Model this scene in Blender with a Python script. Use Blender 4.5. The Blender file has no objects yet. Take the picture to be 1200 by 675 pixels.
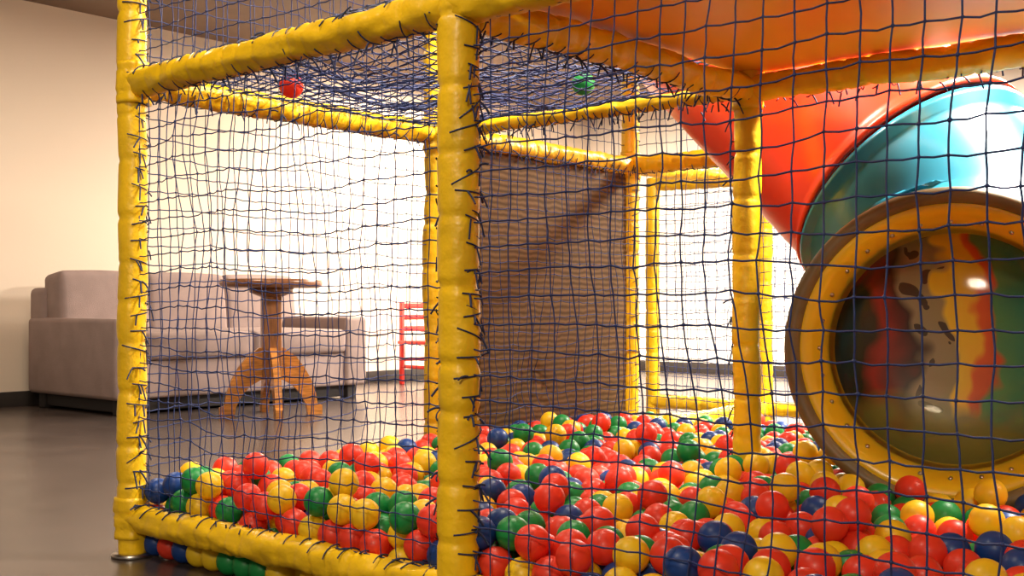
import bpy, bmesh, math, random
import numpy as np
from mathutils import Vector, Matrix, kdtree
random.seed(7); rng=np.random.default_rng(7)
S=bpy.context.scene
try:
    S.view_settings.view_transform='Standard'
except Exception: pass

# ---------------------------------------------------------------- materials
def mat(name,col,rough=0.5,metal=0,bump=0,bscale=20,coat=0,var=0,vscale=5,col2=None,stretch=(1,1,1)):
    m=bpy.data.materials.new(name); m.use_nodes=True
    nt=m.node_tree; b=nt.nodes['Principled BSDF']
    b.inputs['Base Color'].default_value=(*col,1)
    b.inputs['Roughness'].default_value=rough
    b.inputs['Metallic'].default_value=metal
    b.inputs['Coat Weight'].default_value=coat
    b.inputs['Coat Roughness'].default_value=0.15
    tc=nt.nodes.new('ShaderNodeTexCoord'); mp=nt.nodes.new('ShaderNodeMapping')
    mp.inputs['Scale'].default_value=stretch
    nt.links.new(tc.outputs['Object'],mp.inputs['Vector'])
    if var:
        n=nt.nodes.new('ShaderNodeTexNoise'); n.inputs['Scale'].default_value=vscale; n.inputs['Detail'].default_value=4
        r=nt.nodes.new('ShaderNodeValToRGB')
        c2=col2 if col2 else tuple(c*(1-var) for c in col)
        r.color_ramp.elements[0].position=.35; r.color_ramp.elements[0].color=(*c2,1)
        r.color_ramp.elements[1].position=.65; r.color_ramp.elements[1].color=(*col,1)
        nt.links.new(mp.outputs[0],n.inputs['Vector']); nt.links.new(n.outputs[0],r.inputs[0]); nt.links.new(r.outputs[0],b.inputs['Base Color'])
    if bump:
        n=nt.nodes.new('ShaderNodeTexNoise'); n.inputs['Scale'].default_value=bscale; n.inputs['Detail'].default_value=3
        bp=nt.nodes.new('ShaderNodeBump'); bp.inputs['Strength'].default_value=bump; bp.inputs['Distance'].default_value=.01
        nt.links.new(mp.outputs[0],n.inputs['Vector']); nt.links.new(n.outputs[0],bp.inputs['Height']); nt.links.new(bp.outputs[0],b.inputs['Normal'])
    return m

M_yel=mat('yellow_vinyl',(.93,.57,.006),.42,bump=.55,bscale=24,var=.18,vscale=9,coat=.05)
M_net=mat('navy_cord',(.010,.030,.15),.6,var=.35,vscale=60)
M_tie=mat('dark_cord',(.012,.022,.08),.7)
M_or=mat('orange_deck',(.93,.47,.02),.42,var=.2,vscale=2,col2=(.90,.37,.012))
BALLC=[('ball_red',(.86,.055,.025)),('ball_yellow',(.95,.64,.018)),('ball_green',(.012,.30,.07)),('ball_blue',(.012,.06,.28))]
M_ball=[mat(n,c,.42,coat=.06) for n,c in BALLC]
for m,(n,c) in zip(M_ball,BALLC):
    nt=m.node_tree; b=nt.nodes['Principled BSDF']; t=nt.nodes.new('ShaderNodeBsdfTranslucent'); t.inputs[0].default_value=(*[min(1,x*1.15) for x in c],1)
    ms=nt.nodes.new('ShaderNodeMixShader'); ms.inputs[0].default_value=.26
    nt.links.new(b.outputs[0],ms.inputs[1]); nt.links.new(t.outputs[0],ms.inputs[2]); nt.links.new(ms.outputs[0],nt.nodes['Material Output'].inputs[0])
M_wall=mat('wall_paint',(.80,.67,.54),.8,bump=.05,bscale=80)
M_wallb=mat('wall_paint_white',(.86,.80,.72),.8,bump=.05,bscale=80)
M_ceil=mat('ceiling_brown',(.20,.13,.085),.7,var=.1)
M_base=mat('baseboard_dark',(.035,.028,.025),.5)
M_sofa=mat('sofa_fabric',(.31,.225,.205),.9,bump=.3,bscale=250,var=.14,vscale=8)
M_sofad=mat('sofa_base_dark',(.03,.025,.025),.8)
M_wood=mat('oiled_wood',(.62,.24,.05),.35,var=.45,vscale=4,stretch=(3,3,25),coat=.3)
M_woodc=mat('column_wood',(.34,.13,.045),.35,var=.45,vscale=4,stretch=(12,12,2),coat=.3)
M_woodt=mat('table_top_wood',(.34,.14,.06),.3,var=.4,vscale=4,stretch=(3,25,3),coat=.3)
M_redw=mat('red_paint',(.75,.03,.02),.35,coat=.3)
M_steel=mat('steel',(.5,.48,.45),.3,metal=1)
M_red=mat('red_plastic',(.84,.05,.012),.36,coat=.2,var=.12,vscale=3)
M_blue=mat('blue_plastic',(.02,.25,.40),.32,coat=.25,var=.15,vscale=3)
M_khaki=mat('rim_rubber',(.21,.15,.07),.45,var=.3,vscale=8)
M_ylp=mat('yellow_plastic',(.93,.60,.015),.35,coat=.2,var=.12)

M_floor=mat('floor_tile',(.15,.125,.115),.27)
nt=M_floor.node_tree; b=nt.nodes['Principled BSDF']; b.inputs['Specular IOR Level'].default_value=.5
tc=nt.nodes['Texture Coordinate']
br=nt.nodes.new('ShaderNodeTexBrick'); br.inputs['Scale'].default_value=1
br.inputs['Brick Width'].default_value=1.2; br.inputs['Row Height'].default_value=.6
br.inputs['Mortar Size'].default_value=.003; br.inputs['Mortar'].default_value=(.05,.04,.036,1)
br.inputs['Color1'].default_value=(.095,.071,.062,1); br.inputs['Color2'].default_value=(.082,.062,.056,1)
nz=nt.nodes.new('ShaderNodeTexNoise'); nz.inputs['Scale'].default_value=3; nz.inputs['Detail'].default_value=8
mx=nt.nodes.new('ShaderNodeMix'); mx.data_type='RGBA'; mx.blend_type='MULTIPLY'; mx.inputs[0].default_value=.8
nt.links.new(tc.outputs['Object'],br.inputs['Vector']); nt.links.new(tc.outputs['Object'],nz.inputs['Vector'])
rp=nt.nodes.new('ShaderNodeValToRGB'); rp.color_ramp.elements[0].position=.3; rp.color_ramp.elements[0].color=(.5,.5,.5,1); rp.color_ramp.elements[1].position=.7
nt.links.new(nz.outputs[0],rp.inputs[0])
nt.links.new(br.outputs[0],mx.inputs[6]); nt.links.new(rp.outputs[0],mx.inputs[7]); nt.links.new(mx.outputs[2],b.inputs['Base Color'])

M_board=mat('brown_board',(.33,.19,.095),.75)
nt=M_board.node_tree; b=nt.nodes['Principled BSDF']; tc=nt.nodes['Texture Coordinate']; b.inputs['Specular IOR Level'].default_value=.2
wv=nt.nodes.new('ShaderNodeTexWave'); wv.bands_direction='Z'; wv.inputs['Scale'].default_value=14; wv.inputs['Distortion'].default_value=3.5; wv.inputs['Detail'].default_value=4
rp=nt.nodes.new('ShaderNodeValToRGB'); rp.color_ramp.elements[0].color=(.085,.048,.021,1); rp.color_ramp.elements[1].color=(.185,.112,.055,1)
nt.links.new(tc.outputs['Object'],wv.inputs['Vector']); nt.links.new(wv.outputs[0],rp.inputs[0]); nt.links.new(rp.outputs[0],b.inputs['Base Color'])

M_clear=bpy.data.materials.new('clear_polycarbonate'); M_clear.use_nodes=True
nt=M_clear.node_tree; nt.nodes.remove(nt.nodes['Principled BSDF'])
tr=nt.nodes.new('ShaderNodeBsdfTransparent'); tr.inputs[0].default_value=(.95,.93,.86,1)
gl=nt.nodes.new('ShaderNodeBsdfGlossy'); gl.inputs['Roughness'].default_value=.08
fr=nt.nodes.new('ShaderNodeFresnel'); fr.inputs[0].default_value=1.3
ms=nt.nodes.new('ShaderNodeMixShader')
nt.links.new(fr.outputs[0],ms.inputs[0]); nt.links.new(tr.outputs[0],ms.inputs[1]); nt.links.new(gl.outputs[0],ms.inputs[2])
nt.links.new(ms.outputs[0],nt.nodes['Material Output'].inputs[0])

# ---------------------------------------------------------------- mesh helpers
def empty(name,loc=(0,0,0)):
    e=bpy.data.objects.new(name,None); S.collection.objects.link(e); e.location=loc; return e
def link(name,me,mats,parent=None,smooth=False):
    o=bpy.data.objects.new(name,me); S.collection.objects.link(o)
    for m in (mats if isinstance(mats,(list,tuple)) else [mats]): me.materials.append(m)
    if smooth: me.polygons.foreach_set('use_smooth',[True]*len(me.polygons))
    if parent: o.parent=parent; o.matrix_parent_inverse=Matrix.Translation(parent.location).inverted()
    return o
class Acc:
    def __init__(s): s.v=[]; s.f=[]; s.n=0; s.mi=[]
    def add(s,v,f,mi=0):
        s.v.append(np.asarray(v,float)); s.f+= [tuple(i+s.n for i in q) for q in f]; s.n+=len(v); s.mi+=[mi]*len(f)
    def obj(s,name,mats,parent=None,smooth=True):
        me=bpy.data.meshes.new(name); me.from_pydata(np.concatenate(s.v).tolist(),[],s.f)
        o=link(name,me,mats,parent,smooth)
        me.polygons.foreach_set('material_index',s.mi); me.update(); return o
def frame(d):
    d=d/np.linalg.norm(d); a=np.array([0,0,1.]) if abs(d[2])<.9 else np.array([1.,0,0])
    n=np.cross(d,a); n/=np.linalg.norm(n); return n,np.cross(d,n)
def ptube(acc,pts,rad,sides=5,mi=0,caps=False):
    pts=np.asarray(pts,float); n=len(pts)
    t=np.gradient(pts,axis=0); t/=np.linalg.norm(t,axis=1)[:,None]+1e-12
    N,B=frame(pts[-1]-pts[0] if np.linalg.norm(pts[-1]-pts[0])>1e-3 else t[0])
    nn=N-(t@N)[:,None]*t; nn/=np.linalg.norm(nn,axis=1)[:,None]+1e-9; bb=np.cross(t,nn)
    rad=np.broadcast_to(np.asarray(rad,float),(n,)) if np.ndim(rad)<2 else rad
    a=np.arange(sides)*2*math.pi/sides
    R=rad[:,None] if rad.ndim==1 else rad
    v=pts[:,None,:]+(nn[:,None,:]*(np.cos(a)*R)[:,:,None]+bb[:,None,:]*(np.sin(a)*R)[:,:,None])
    f=[(i*sides+k,i*sides+(k+1)%sides,(i+1)*sides+(k+1)%sides,(i+1)*sides+k) for i in range(n-1) for k in range(sides)]
    if caps: f+=[tuple(range(sides))[::-1],tuple((n-1)*sides+k for k in range(sides))]
    acc.add(v.reshape(-1,3),f,mi)
def rbox(name,lo,hi,m,parent=None,bev=.02,seg=3,rot=None,puff=0):
    bm=bmesh.new(); bmesh.ops.create_cube(bm,size=1)
    lo=Vector(lo);hi=Vector(hi);c=(lo+hi)/2;d=hi-lo
    for v in bm.verts: v.co=Vector((v.co.x*d.x,v.co.y*d.y,v.co.z*d.z))
    if puff:
        bmesh.ops.bevel(bm,geom=bm.edges[:],offset=.035,segments=3,affect='EDGES',profile=.5)
        for ax in range(3):
            for k in range(1,8):
                n=Vector((0,0,0)); n[ax]=1; p=Vector((0,0,0)); p[ax]=d[ax]*(k/8-.5)
                bmesh.ops.bisect_plane(bm,geom=bm.verts[:]+bm.edges[:]+bm.faces[:],plane_co=p,plane_no=n)
        for v in bm.verts:
            q=[max(-1,min(1,v.co[i]/(d[i]/2))) for i in range(3)]
            for i in range(3):
                j,k=[(1,2),(0,2),(0,1)][i]
                v.co[i]+=(1 if q[i]>0 else -1)*abs(q[i])*puff*(1-q[j]**2)*(1-q[k]**2)*.5
    elif bev: bmesh.ops.bevel(bm,geom=bm.edges[:],offset=bev,segments=seg,affect='EDGES',profile=.5)
    if rot is not None: bmesh.ops.transform(bm,matrix=rot,verts=bm.verts)
    bmesh.ops.translate(bm,verts=bm.verts,vec=c)
    me=bpy.data.meshes.new(name); bm.to_mesh(me); bm.free()
    return link(name,me,m,parent,smooth=bool(bev or puff))
def lathe(name,prof,origin,axis,m,parent=None,seg=64):
    ax=np.array(axis,float); ax/=np.linalg.norm(ax); n,b=frame(ax); o=np.array(origin,float)
    acc=Acc(); a=np.arange(seg)*2*math.pi/seg
    v=np.array([[o+ax*h+(n*math.cos(t)+b*math.sin(t))*r for t in a] for r,h in prof]).reshape(-1,3)
    f=[(i*seg+k,i*seg+(k+1)%seg,(i+1)*seg+(k+1)%seg,(i+1)*seg+k) for i in range(len(prof)-1) for k in range(seg)]
    acc.add(v,f); return acc.obj(name,m,parent)

# ---------------------------------------------------------------- room
H=.67
rbox('floor',(-7.75,-4,-.1),(3.5,10.2,0),M_floor,bev=0)
rbox('ceiling',(-7.75,-4,2.76),(3.5,10.2,2.86),M_ceil,bev=0)
rbox('wall_left',(-7.75,-4,0),(-7.55,10.2,2.76),M_wall,bev=0)
rbox('wall_back',(-7.55,10,0),(3.5,10.2,2.76),M_wallb,bev=0)
rbox('baseboard_left',(-7.55,-4,0),(-7.53,10,.1),M_base,bev=.003)
rbox('baseboard_back',(-7.53,9.98,0),(3.5,10,.1),M_base,bev=.003)

# ---------------------------------------------------------------- sofa
e=empty('sofa',(-6.87,4.6,0))
X0,X1,Y0,Y1=-7.42,-6.28,3.59,5.62
rbox('base',(X0,Y0+.04,.1),(X1-.03,Y1-.04,.34),M_sofa,e,.02)
rbox('plinth',(X0+.06,Y0+.08,.015),(X1-.1,Y1-.08,.11),M_sofad,e,.01)
rbox('arm_1',(X0+.02,Y0,.1),(X1,Y0+.2,.60),M_sofa,e,.03,4)
rbox('arm_2',(X0+.02,Y1-.2,.1),(X1,Y1,.60),M_sofa,e,.03,4)
rbox('back_frame',(X0,Y0+.02,.1),(X0+.2,Y1-.02,.80),M_sofa,e,.04,4)
L=(Y1-Y0-.4)
for i in range(2):
    a=Y0+.2+i*L/2
    rbox('seat_cushion_%d'%(i+1),(X0+.2,a+.003,.34),(X1+.01,a+L/2-.003,.51),M_sofa,e,puff=.03)
R=Matrix.Rotation(math.radians(-8),4,'Y')
for i in range(3):
    a=Y0+.06+i*(Y1-Y0-.12)/3
    rbox('back_cushion_%d'%(i+1),(X0+.14,a+.003,.46),(X0+.38,a+(Y1-Y0-.12)/3-.003,.90),M_sofa,e,rot=R,puff=.04)
for i,(x,y) in enumerate([(X1-.1,Y0+.1),(X1-.1,Y1-.1),(X0+.1,Y0+.1),(X0+.1,Y1-.1)]):
    rbox('leg_%d'%(i+1),(x-.04,y-.04,0),(x+.04,y+.04,.1),M_sofad,e,.008)

# ---------------------------------------------------------------- pedestal table
tx,ty=-5.71,4.315
e=empty('pedestal_table',(tx,ty,0))
lathe('table_top',[(0,.79),(.29,.79),(.31,.80),(.315,.82),(.31,.84),(0,.84)],(tx,ty,0),(0,0,1),M_woodt,e,48)
lathe('top_block',[(0,.79),(.14,.79),(.13,.76),(.07,.735),(0,.735)],(tx,ty,0),(0,0,1),M_woodc,e,24)
def plate(name,ang,w=.022):
    out=[(.075,.42),(.10,.40),(.15,.365),(.20,.30),(.245,.22),(.275,.13),(.285,.07),(.315,.055),(.315,.0)]
    inn=[(.225,.0),(.215,.06),(.18,.13),(.13,.185),(.07,.22),(0,.23)]
    half=out+inn
    pts=half+[(-x,z) for x,z in half[::-1][1:]]
    bm=bmesh.new(); d=Vector((math.cos(ang),math.sin(ang),0)); n=Vector((-d.y,d.x,0))
    vs=[bm.verts.new(Vector((tx,ty,0))+d*x+Vector((0,0,z))-n*w) for x,z in pts]
    f=bm.faces.new(vs); r=bmesh.ops.extrude_face_region(bm,geom=[f])
    bmesh.ops.translate(bm,verts=[g for g in r['geom'] if isinstance(g,bmesh.types.BMVert)],vec=n*2*w)
    bmesh.ops.recalc_face_normals(bm,faces=bm.faces)
    bmesh.ops.triangulate(bm,faces=[f for f in bm.faces if len(f.verts)>4])
    me=bpy.data.meshes.new(name); bm.to_mesh(me); bm.free(); link(name,me,M_wood,e)
plate('leg_plate_1',math.radians(62)); plate('leg_plate_2',math.radians(152))
rbox('column',(tx-.058,ty-.058,.23),(tx+.058,ty+.058,.77),M_woodc,e,.012,rot=Matrix.Rotation(math.radians(62),4,'Z'))

# ---------------------------------------------------------------- red chair
cx,cy=-7.0,6.95
e=empty('childs_chair',(cx,cy,0))
def cb(n,lo,hi): rbox(n,(cx+lo[0],cy+lo[1],lo[2]),(cx+hi[0],cy+hi[1],hi[2]),M_redw,e,.006,2)
for i,(x,y) in enumerate([(-.17,-.17),(-.17,.14)]): cb('back_post_%d'%(i+1),(x,y,0),(x+.035,y+.035,.72))
for i,(x,y) in enumerate([(.14,-.17),(.14,.14)]): cb('front_leg_%d'%(i+1),(x,y,0),(x+.035,y+.035,.36))
cb('seat',(-.18,-.18,.35),(.185,.185,.38))
for i,z in enumerate([.46,.56,.66]): cb('slat_%d'%(i+1),(-.165,-.16,z),(-.145,.165,z+.045))
for i,y in enumerate([-.165,.15]): cb('stretcher_%d'%(i+1),(-.15,y,.14),(.16,y+.02,.17))
cb('stretcher_3',(-.165,-.16,.20),(-.145,.165,.23)); cb('stretcher_4',(.145,-.16,.20),(.165,.165,.23))

# ---------------------------------------------------------------- play frame
XA,XB,XR=-2.763,-1.552,.35
Y1_,Y2_,Y3_,Y4_=1.63,2.782,3.96,5.14
ZT=1.27; ZB=.105
fr_=empty('indoor_climbing_structure',(XB,Y1_,0))
PR=.038
def wrap(name,p0,p1,r=PR,pinch=.12,wr=.05,sag=0,seed=0):
    p0=np.array(p0,float);p1=np.array(p1,float); L=np.linalg.norm(p1-p0); n=max(8,int(L/.008)); sides=22
    rg=np.random.default_rng(seed+int(L*1000))
    t=np.linspace(0,1,n); pts=p0+(p1-p0)*t[:,None]
    lw=np.interp(t*L,np.arange(0,L+.3,.15),rg.normal(0,.0025,len(np.arange(0,L+.3,.15))))
    nA,nB=frame(p1-p0); pts=pts+nA*lw[:,None]+nB*np.interp(t*L,np.arange(0,L+.3,.18),rg.normal(0,.0025,len(np.arange(0,L+.3,.18))))[:,None]
    s=t*L; R=np.full((n,sides),r)
    c=pinch*.5
    while c<L:
        w=rg.uniform(.005,.009); dpt=rg.uniform(.06,.15); R*= (1-dpt*np.exp(-((s-c)/w)**2))[:,None]
        ph=rg.uniform(0,6.28); m=rg.integers(3,7)
        a=np.arange(sides)*2*math.pi/sides
        R*=1+ (np.exp(-((s-c)/.035)**2))[:,None]*wr*np.sin(a*m+ph)[None,:]*.7
        c+=pinch*rg.uniform(.75,1.25)
    nn=rg.normal(0,1,(n//6+2,sides//3+1))
    yi=np.linspace(0,nn.shape[0]-1.001,n); xi=np.abs(np.linspace(-1,1,sides))*(nn.shape[1]-1.001)
    y0=yi.astype(int);x0=xi.astype(int);fy=(yi-y0)[:,None];fx=(xi-x0)[None,:]
    sm=nn[y0][:,x0]*(1-fy)*(1-fx)+nn[y0+1][:,x0]*fy*(1-fx)+nn[y0][:,x0+1]*(1-fy)*fx+nn[y0+1][:,x0+1]*fy*fx
    R=R*(1+sm*wr*.35)
    a=Acc(); ptube(a,pts,R,sides,caps=True); return a.obj(name,M_yel,fr_)
TIE=Acc()
def ties(p0,p1,d,sp=.05,r=PR,tails=True,full=62,seed=0):
    rg=np.random.default_rng(seed); p0=np.array(p0,float);p1=np.array(p1,float);ax=p1-p0;L=np.linalg.norm(ax);ax/=L
    n=np.array(d,float);n/=np.linalg.norm(n);b=np.cross(ax,n); s=sp/2
    while s<L:
        c=p0+ax*s; sk=rg.normal(0,.012); f=full*rg.uniform(.3,1.15)
        aa=np.radians(np.linspace(-f,f,9))
        pts=[c+(n*math.cos(q)+b*math.sin(q))*(r+.0025)+ax*sk*q for q in aa]
        ptube(TIE,pts,.0018,4)
        if tails:
            for _ in range(rg.integers(1,3)):
                st=c+n*(r+.002)+b*rg.normal(0,.010); v=ax*rg.normal(0,.7)+n*rg.uniform(-.1,.7)+b*rg.normal(0,.5)+np.array([0,0,-.5]); v/=np.linalg.norm(v)
                l=rg.uniform(.012,.035); q=np.linspace(0,1,4)[:,None]
                ptube(TIE,st+v*l*q+np.array([0,0,-.012])*q*q,.0024,4)
        s+=sp*rg.uniform(.8,1.2)

posts=[('post_1',XA,Y1_,0,2.7),('post_2',XB,Y1_,0,2.7),('post_3',XB,Y2_,0,ZT+.03),('post_4',XA,Y2_,0,2.7),('post_5',XA,Y3_,0,2.7),
       ('post_6',XB,Y3_,0,2.7),('post_7',XA,Y4_,0,1.33),('post_8',-3.44,Y4_,0,1.37),('post_9',XR,Y1_,0,2.7),('post_10',XR,Y2_,0,ZT),('post_11',XR,Y3_,0,ZT)]
for i,(n,x,y,a,b_) in enumerate(posts): wrap(n,(x,y,a+.01),(x,y,b_),pinch=.125,seed=i*7,wr=.045,r=.042 if i==1 else PR)
beams=[((XA,Y1_,ZT),(XB,Y1_,ZT)),((XB,Y1_,ZT),(XR,Y1_,ZT)),((XB,Y1_,ZT),(XB,Y2_,ZT)),((XB,Y2_,ZT),(XR,Y2_,ZT)),((XA,Y1_,ZT),(XA,Y2_,ZT)),
 ((XA,Y2_,ZT),(XA,Y3_,ZT)),((XA,Y3_,ZT),(XB,Y3_,ZT)),((XA,Y2_,ZT),(XB,Y2_,ZT)),
 ((XA,Y1_,ZB),(XB,Y1_,ZB)),((XB,Y1_,ZB),(XR,Y1_,ZB)),((XA,Y1_,ZB),(XA,Y2_,ZB)),((XA,Y2_,.13),(XA,Y3_,.15)),((XA-.02,Y3_,.165),(XR,Y3_,.165)),
 ((-3.44,Y4_,.16),(XR,Y4_,.16)),((-3.44,Y4_,1.34),(XA,Y4_,1.32)),((XA,Y3_,.15),(XA,Y4_,.16)),((XA,Y3_,ZT),(XA,Y4_,1.32))]
for i,(a,b_) in enumerate(beams):
    thin=.022 if i==7 else PR
    wrap('beam_%d'%(i+1),a,b_,pinch=.07,wr=.12,seed=50+i*3,r=thin)
for i,(n,x,y,a,b_) in enumerate(posts):
    lathe('base_plate_%d'%(i+1),[(0,.012),(.05,.012),(.055,.008),(.055,0.001),(0,.001)],(x,y,0),(0,0,1),M_steel,fr_,24)
for i,(x,y,z) in enumerate([(XA,Y1_,ZT),(XB,Y2_,ZT),(XA,Y2_,ZT),(XA,Y3_,ZT),(XA,Y1_,ZB),(XA,Y3_,.15)]):
    wrap('collar_%d'%(i+1),(x,y,z-.055),(x,y,z+.055),r=.045,pinch=.05,wr=.1,seed=i)
ties((XA,Y1_,.12),(XA,Y1_,2.2),(1,0,0),seed=1,sp=.047); ties((XA,Y1_,.12),(XA,Y1_,2.2),(0,1,0),seed=11)
ties((XB,Y1_,.12),(XB,Y1_,1.6),(1,0,0),seed=2,sp=.045,r=.042); ties((XB,Y1_,.12),(XB,Y1_,1.6),(-1,0,0),seed=3,sp=.045,r=.042)
ties((XB,Y1_,.12),(XB,Y1_,1.6),(.7,.7,0),seed=31,sp=.045)
ties((XA,Y1_,ZT),(XB,Y1_,ZT),(0,0,-1),seed=4); ties((XA,Y1_,ZT),(XB,Y1_,ZT),(0,0,1),seed=41)
ties((XB,Y1_,ZT),(XB,Y2_,ZT),(0,0,-1),seed=5); ties((XB,Y2_,ZT),(XR,Y2_,ZT),(0,.7,-.7),seed=6)
ties((XA,Y1_,ZT),(XA,Y3_,ZT),(.7,0,-.7),seed=7); ties((XA,Y3_,ZT),(XB,Y3_,ZT),(0,0,-1),seed=8,tails=False)
ties((XA,Y1_,ZB),(XB,Y1_,ZB),(0,0,1),seed=9); ties((XB,Y2_,.1),(XB,Y2_,ZT),(-1,0,0),seed=10); ties((XA,Y3_,.1),(XA,Y3_,2),(1,0,0),seed=12,tails=False)
ties((XA,Y2_,ZT),(XB,Y2_,ZT),(0,-.5,-.8),seed=13,r=.022,sp=.025,full=100); ties((XA,Y3_,.16),(XR,Y3_,.16),(0,0,1),seed=14,tails=False)
ties((XA,Y2_,.1),(XA,Y2_,2),(0,1,0),seed=15)
TIE.obj('net_ties',M_tie,fr_)

# ---------------------------------------------------------------- nets
nets=empty('safety_net',(XA,Y1_,0))
def smooth_noise(nu,nv,step,rg):
    a=rg.normal(0,1,(nu//step+3,nv//step+3)); yi=np.arange(nu+1)/step; xi=np.arange(nv+1)/step
    y0=yi.astype(int);x0=xi.astype(int);fy=(yi-y0)[:,None];fx=(xi-x0)[None,:]
    fy=fy*fy*(3-2*fy);fx=fx*fx*(3-2*fx)
    return a[y0][:,x0]*(1-fy)*(1-fx)+a[y0+1][:,x0]*fy*(1-fx)+a[y0][:,x0+1]*(1-fy)*fx+a[y0+1][:,x0+1]*fy*fx
def net(name,O,E1,E2,cell=.05,rad=.0016,ain=.006,aout=.015,sag=0,seed=0,knot=1):
    rg=np.random.default_rng(seed); O=np.array(O,float);E1=np.array(E1,float);E2=np.array(E2,float)
    l1=np.linalg.norm(E1);l2=np.linalg.norm(E2); nu=max(2,round(l1/cell));nv=max(2,round(l2/cell))
    u=np.arange(nu+1)/nu; v=np.arange(nv+1)/nv; N=np.cross(E1,E2);N/=np.linalg.norm(N)
    P=O+E1*u[:,None,None]+E2*v[None,:,None]
    m=(np.minimum(1,6*u*(1-u)+.1)[:,None]*np.minimum(1,6*v*(1-v)+.1)[None,:])
    d1=(smooth_noise(nu,nv,4,rg)*ain*1.6+rg.normal(0,ain*.36,(nu+1,nv+1)))*m
    d2=(smooth_noise(nu,nv,4,rg)*ain*1.6+rg.normal(0,ain*.36,(nu+1,nv+1)))*m
    d3=(smooth_noise(nu,nv,5,rg)*aout+rg.normal(0,aout*.12,(nu+1,nv+1)))*m
    P=P+(E1/l1)*d1[...,None]+(E2/l2)*d2[...,None]+N*d3[...,None]
    if sag: P[...,2]-=sag*(4*u*(1-u))[:,None]*(4*v*(1-v))[None,:]
    acc=Acc()
    def cord(q):
        mid=(q[:-1]+q[1:])/2; mid=mid+rg.normal(0,.0009,mid.shape); mid[:,2]-=.0025*(1-abs((q[1:]-q[:-1])[:,2])/.06)
        o=np.empty((len(q)*2-1,3)); o[0::2]=q; o[1::2]=mid; ptube(acc,o,rad,4)
    for i in range(nu+1): cord(P[i])
    for j in range(nv+1): cord(P[:,j])
    if knot:
        K=np.array([[1,0,0],[-1,0,0],[0,1,0],[0,-1,0],[0,0,1],[0,0,-1]])*rad*2.5
        F=[(0,2,4),(2,1,4),(1,3,4),(3,0,4),(2,0,5),(1,2,5),(3,1,5),(0,3,5)]
        for p in P.reshape(-1,3): acc.add(p+K*rg.uniform(.8,1.3,(1,3)),F)
    return acc.obj(name,M_net,nets)
g=.035
net('net_front_1',(XA+g,Y1_,ZB+g),(XB-XA-2*g,0,0),(0,0,ZT-ZB-2*g),seed=1,cell=.047)
net('net_front_2',(XB+g,Y1_,ZB+g),(XR-XB-2*g,0,0),(0,0,ZT-ZB-2*g),seed=2,rad=.0017,cell=.05,ain=.005)
net('net_front_3',(XA+g,Y1_,ZT+g),(XB-XA-2*g,0,0),(0,0,1.2),seed=3)
net('net_side_1',(XA,Y1_+g,ZB+g),(0,Y2_-Y1_-2*g,0),(0,0,ZT-ZB-2*g),seed=4)
net('net_side_2',(XA+.05,Y2_+g,ZB+g),(0,Y3_-Y2_-2*g,0),(0,0,ZT-ZB-2*g),seed=5)
net('net_side_3',(XA,Y1_+g,ZT+g),(0,Y3_-Y1_-2*g,0),(0,0,1.2),seed=6)
net('net_back_1',(XA+g,Y3_,.2),(XB-XA-2*g,0,0),(0,0,ZT-.2-g),seed=7)
net('net_back_2',(XB+g,Y3_,.2),(XR-XB-2*g,0,0),(0,0,ZT-.2-g),seed=8)
net('net_back_3',(XA+g,Y3_,ZT+g),(XB-XA-2*g,0,0),(0,0,1.2),seed=9)
net('net_roof_1',(XA+g,Y1_+g,ZT+.02),(XB-XA-2*g,0,0),(0,Y2_-Y1_-2*g,0),sag=.05,ain=.010,aout=.02,seed=10,cell=.05,rad=.0019)
net('net_roof_2',(XA+g,Y1_+g,ZT+.03),(XB-XA-2*g,0,.03),(0,Y2_-Y1_-2*g,.02),sag=.02,ain=.02,aout=.035,seed=20,cell=.055,rad=.0019)
net('net_far_1',(-3.4,Y4_,.2),(XR+3.4,0,0),(0,0,1.12),seed=12)

# ---------------------------------------------------------------- board + deck
rbox('brown_panel',(XA-.02,3.01,.10),(XA+.005,3.93,1.25),M_board,bev=.004)
rbox('play_platform',(XB-.02,Y1_+.02,ZT+.045),(XR,Y2_+.02,ZT+.075),M_or,bev=.004)

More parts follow.
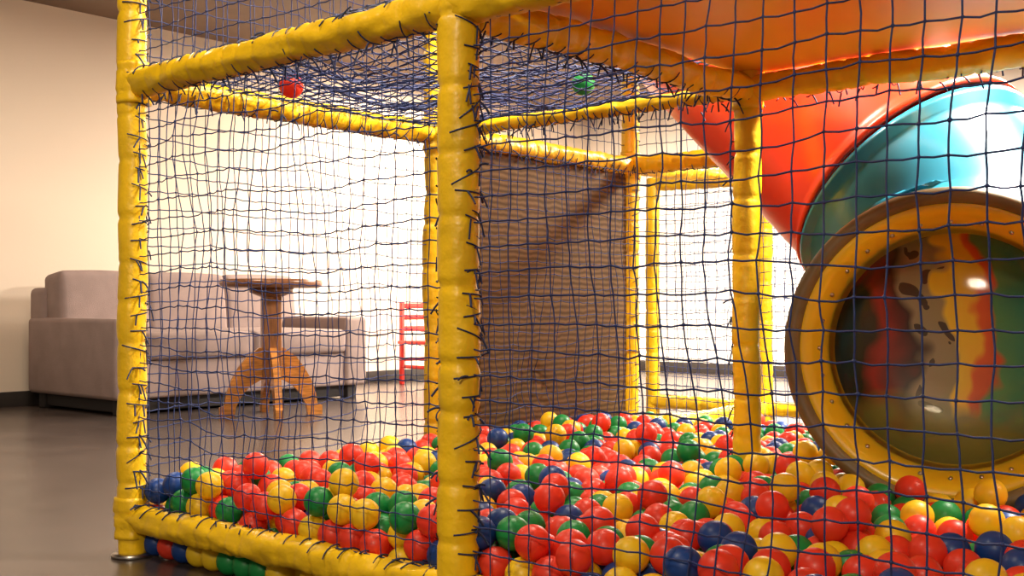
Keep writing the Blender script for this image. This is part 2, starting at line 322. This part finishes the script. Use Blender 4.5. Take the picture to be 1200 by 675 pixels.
# ---------------------------------------------------------------- tube slide
TO=np.array([-.968,2.704,.568]); TA=np.array([.27,-.963,0]); TA/=np.linalg.norm(TA)
sl=empty('tube_slide',tuple(TO))
cp=np.array([TO+TA*.22,TO-TA*.03,TO-TA*.22+np.array([-.01,0,.025]),(-1.07,3.12,.74),(-1.21,3.22,.95),(-1.45,3.29,1.18),(-1.994,3.45,1.67),(-2.4,3.6,2.05),(-2.7,3.7,2.3)])
path=[]
for i in range(1,len(cp)-2):
    p0,p1,p2,p3=cp[i-1:i+3]
    for t in np.linspace(0,1,14,endpoint=False):
        path.append(.5*((2*p1)+(-p0+p2)*t+(2*p0-5*p1+4*p2-p3)*t*t+(-p0+3*p1-3*p2+p3)*t**3))
path=np.array(path)
def sweep(name,a,b,m,r=.365,flange=True):
    n=b-a; acc=Acc(); R=np.full(n,r)
    if flange: R[0]=R[1]=r+.018; R[-1]=R[-2]=r+.018
    full=path; t=np.gradient(full,axis=0); t/=np.linalg.norm(t,axis=1)[:,None]
    u=np.array([1.,0,0]); fr=[]
    for k in range(len(full)):
        u=u-t[k]*(u@t[k]); u/=np.linalg.norm(u); fr.append((u.copy(),np.cross(t[k],u)))
    sd=56; an=np.arange(sd)*2*math.pi/sd
    v=np.array([[full[a+k]+(fr[a+k][0]*math.cos(q)+fr[a+k][1]*math.sin(q))*R[k] for q in an] for k in range(n)]).reshape(-1,3)
    f=[(i*sd+k,i*sd+(k+1)%sd,(i+1)*sd+(k+1)%sd,(i+1)*sd+k) for i in range(n-1) for k in range(sd)]
    acc.add(v,f); o=acc.obj(name,m,sl)
    md=o.modifiers.new('s','SOLIDIFY'); md.thickness=.012; md.offset=-1
    return o
sweep('blue_elbow',2,46,M_blue)
sweep('red_tube',46,len(path),M_red)
ax=tuple(TA); O=tuple(TO)
lathe('outer_rim',[(.37,-.10),(.385,-.06),(.388,.0),(.384,.03),(.372,.042),(.357,.042),(.347,.025),(.345,-.06)],O,ax,M_khaki,sl,80)
lathe('yellow_ring',[(.348,.022),(.338,.026),(.318,.005),(.298,-.035),(.288,-.06),(.283,-.10)],O,ax,M_ylp,sl,80)
dome=[(.29*math.sin(t),-.055+.07*math.cos(t)) for t in np.linspace(math.pi/2,0.001,14)]
lathe('bubble_window',dome,O,ax,M_clear,sl,64)
ba=Acc(); n1,n2=frame(TA)
for k in range(28):
    q=2*math.pi*k/28; c=TO+(n1*math.cos(q)+n2*math.sin(q))*.307-TA*.02
    ptube(ba,[c,c+TA*.005,c+TA*.009],np.array([.006,.006,.004]),8,caps=True)
ba.obj('bolts',M_steel,sl)
M_pr=bpy.data.materials.new('printed_lining'); M_pr.use_nodes=True
nt=M_pr.node_tree; b=nt.nodes['Principled BSDF']; b.inputs['Roughness'].default_value=.4; b.inputs['Coat Weight'].default_value=.1
tc=nt.nodes.new('ShaderNodeTexCoord'); sx=nt.nodes.new('ShaderNodeSeparateXYZ'); nz=nt.nodes.new('ShaderNodeTexNoise'); nz.inputs['Scale'].default_value=6
va=nt.nodes.new('ShaderNodeVectorMath'); va.operation='MULTIPLY_ADD'; va.inputs[1].default_value=(.22,.22,.22)
nt.links.new(tc.outputs['Object'],nz.inputs[0]); nt.links.new(nz.outputs[1],va.inputs[0]); nt.links.new(tc.outputs['Object'],va.inputs[2]); nt.links.new(va.outputs[0],sx.inputs[0])
mr=nt.nodes.new('ShaderNodeMapRange'); mr.inputs[1].default_value=-1.33+.11; mr.inputs[2].default_value=-.76+.11; nt.links.new(sx.outputs[0],mr.inputs[0])
rp=nt.nodes.new('ShaderNodeValToRGB'); cr=rp.color_ramp; nt.links.new(mr.outputs[0],rp.inputs[0])
cols=[(0,(.01,.06,.08)),(.13,(.03,.03,.012)),(.19,(.40,.025,.012)),(.29,(.05,.012,.01)),(.325,(.38,.31,.20)),(.46,(.36,.30,.16)),(.485,(1,.68,.03)),(.555,(1,.58,.02)),(.575,(.85,.13,.012)),(.61,(.7,.09,.01)),(.635,(.10,.32,.12)),(.80,(.015,.24,.20)),(1,(.25,.32,.05))]
while len(cr.elements)<len(cols): cr.elements.new(.5)
for el,(p,c) in zip(cr.elements,cols): el.position=p
for el,(p,c) in zip(cr.elements,cols): el.color=(*c,1)
vo=nt.nodes.new('ShaderNodeTexVoronoi'); vo.inputs['Scale'].default_value=17; nt.links.new(va.outputs[0],vo.inputs[0])
lt=nt.nodes.new('ShaderNodeMath'); lt.operation='LESS_THAN'; lt.inputs[1].default_value=.36; nt.links.new(vo.outputs[0],lt.inputs[0])
g1=nt.nodes.new('ShaderNodeMath'); g1.operation='COMPARE'; g1.inputs[1].default_value=.395; g1.inputs[2].default_value=.07; nt.links.new(mr.outputs[0],g1.inputs[0])
mu=nt.nodes.new('ShaderNodeMath'); mu.operation='MULTIPLY'; nt.links.new(lt.outputs[0],mu.inputs[0]); nt.links.new(g1.outputs[0],mu.inputs[1])
mx=nt.nodes.new('ShaderNodeMix'); mx.data_type='RGBA'; nt.links.new(mu.outputs[0],mx.inputs[0]); nt.links.new(rp.outputs[0],mx.inputs[6]); mx.inputs[7].default_value=(.07,.045,.03,1)
mz=nt.nodes.new('ShaderNodeMapRange'); mz.inputs[1].default_value=.43+.11; mz.inputs[2].default_value=.36+.11; nt.links.new(sx.outputs[2],mz.inputs[0])
m2=nt.nodes.new('ShaderNodeMix'); m2.data_type='RGBA'; nt.links.new(mz.outputs[0],m2.inputs[0]); nt.links.new(mx.outputs[2],m2.inputs[6]); m2.inputs[7].default_value=(.24,.23,.06,1)
nt.links.new(m2.outputs[2],b.inputs['Base Color'])
cup=[(.30,-.08),(.30,-.13),(.298,-.18),(.285,-.225),(.25,-.26),(.18,-.285),(.10,-.297),(.001,-.30)]
lathe('tube_lining',cup,O,ax,M_pr,sl,64)

# ---------------------------------------------------------------- balls
r=.035
lo=np.array([XA+.045,Y1_+.045,r]); hi=np.array([.12,Y3_-.05,2])
P=[]
for l in range(4):
    yy=lo[1]+(l%2)*.02; j=0
    while yy<hi[1]:
        xx=lo[0]+(j%2)*.036+(l%2)*.02
        while xx<hi[0]:
            if random.random()>.06: P.append((xx,yy,r+l*.056))
            xx+=.0725
        yy+=.063; j+=1
for _ in range(200): P.append((random.uniform(lo[0],hi[0]),random.uniform(lo[1],hi[1]),.27))
P=np.array(P)+rng.normal(0,.022,(len(P),3))
def pairs(P,rad):
    kd=kdtree.KDTree(len(P))
    for i,p in enumerate(P): kd.insert(p,i)
    kd.balance(); a=[];b=[]
    for i,p in enumerate(P):
        for _,j,_d in kd.find_range(p,rad):
            if j>i: a.append(i); b.append(j)
    return np.array(a),np.array(b)
for it in range(100):
    if it%6==0: A,B=pairs(P,2*r+.02)
    if it<80: P[:,2]-=.0018
    for _ in range(2):
        d=P[B]-P[A]; L=np.linalg.norm(d,axis=1)+1e-9; ov=np.maximum(0,2*r-L); c=d/L[:,None]*(ov*.35)[:,None]
        np.add.at(P,A,-c); np.add.at(P,B,c)
        q=P-TO; s=-(q@TA); rad=q+TA*s[:,None]; l=np.linalg.norm(rad,axis=1); k=(s>-.07)&(s<.75)&(l<.425)
        P[k]+=rad[k]/l[k][:,None]*(.425-l[k])[:,None]
        P=np.clip(P,lo,hi)
        q=P[:,:2]-np.array([XB,Y2_]); l=np.linalg.norm(q,axis=1); k=l<r+.042
        P[k,:2]=np.array([XB,Y2_])+q[k]/l[k][:,None]*(r+.042)
print('balls',len(P),'top',np.percentile(P[:,2],[50,90,99]))
def uvs(nu,nv):
    v=[(0,0,1)]; f=[]
    for j in range(1,nv):
        t=math.pi*j/nv
        for i in range(nu): v.append((math.sin(t)*math.cos(2*math.pi*i/nu),math.sin(t)*math.sin(2*math.pi*i/nu),math.cos(t)))
    v.append((0,0,-1)); last=len(v)-1
    for i in range(nu): f.append((0,1+i,1+(i+1)%nu))
    for j in range(nv-2):
        for i in range(nu): a=1+j*nu+i;b=1+j*nu+(i+1)%nu; f.append((a,a+nu,b+nu,b))
    for i in range(nu): f.append((last,1+(nv-2)*nu+(i+1)%nu,1+(nv-2)*nu+i))
    return np.array(v),f
HI=uvs(22,13); LO=uvs(12,7)
hs=rng.random(len(P)); acc=Acc()
for p,h in zip(P,hs):
    c=0 if h<.43 else 1 if h<.71 else 2 if h<.88 else 3
    V,F=HI if (p[2]>.14 or p[1]<1.8) else LO
    q=rng.normal(0,1,4); q/=np.linalg.norm(q); w,x,y,z=q
    Rm=np.array([[1-2*(y*y+z*z),2*(x*y-z*w),2*(x*z+y*w)],[2*(x*y+z*w),1-2*(x*x+z*z),2*(y*z-x*w)],[2*(x*z-y*w),2*(y*z+x*w),1-2*(x*x+y*y)]])
    acc.add((V@Rm.T)*r+p,F,c)
acc.obj('ball_pit_balls',M_ball)
def oneball(x,y,z,c):
    a=Acc(); a.add(HI[0]*r,HI[1]); o=a.obj('plastic_ball',M_ball[c]); o.location=(x,y,z)
oneball(-2.58,2.02,1.30,0); oneball(-2.04,2.68,1.335,2)

# ---------------------------------------------------------------- lights
def area(name,loc,size,pw,col=(1,.84,.66),rot=(0,0,0)):
    l=bpy.data.lights.new(name,'AREA'); l.shape='DISK'; l.size=size; l.energy=pw; l.color=col
    o=bpy.data.objects.new(name,l); S.collection.objects.link(o); o.location=loc; o.rotation_euler=rot; return o
area('front_fill_light',(-6.3,7.0,2.7),.8,250)
area('front_fill_light',(-4.2,8.0,2.7),1,460,(1,.90,.78))
area('front_fill_light',(-1.2,6.3,2.7),1,540,(1,.90,.76))
area('front_fill_light',(-5.2,2.6,2.7),.5,46)
area('front_fill_light',(.9,-2.2,2.6),.6,120,(1,.85,.64),(math.radians(25),0,math.radians(15)))  # added frontal fill, reaches under the deck to brighten posts and tube opening
area('front_fill_light',(-1.9,.5,2.7),.5,36,(1,.85,.64))
area('front_fill_light',(1.2,3.2,2.6),.6,100,(1,.85,.64))
area('front_fill_light',(-.55,3.5,2.6),.4,330,(1,.91,.76))
area('front_fill_light',(-2.0,2.5,2.65),.5,60,(1,.86,.66))  # extra lamp added above the pit to brighten the balls
w=bpy.data.worlds.new('World'); S.world=w; w.use_nodes=True
w.node_tree.nodes['Background'].inputs[0].default_value=(1,.83,.66,1); w.node_tree.nodes['Background'].inputs[1].default_value=.25

# ---------------------------------------------------------------- camera
cam=bpy.data.cameras.new('camera'); co=bpy.data.objects.new('camera',cam); S.collection.objects.link(co)
co.location=(0,0,H); co.rotation_euler=(math.radians(90),0,math.radians(40.89))
cam.sensor_width=36; cam.lens=39.72; cam.shift_y=.01875; cam.clip_start=.05
S.camera=co
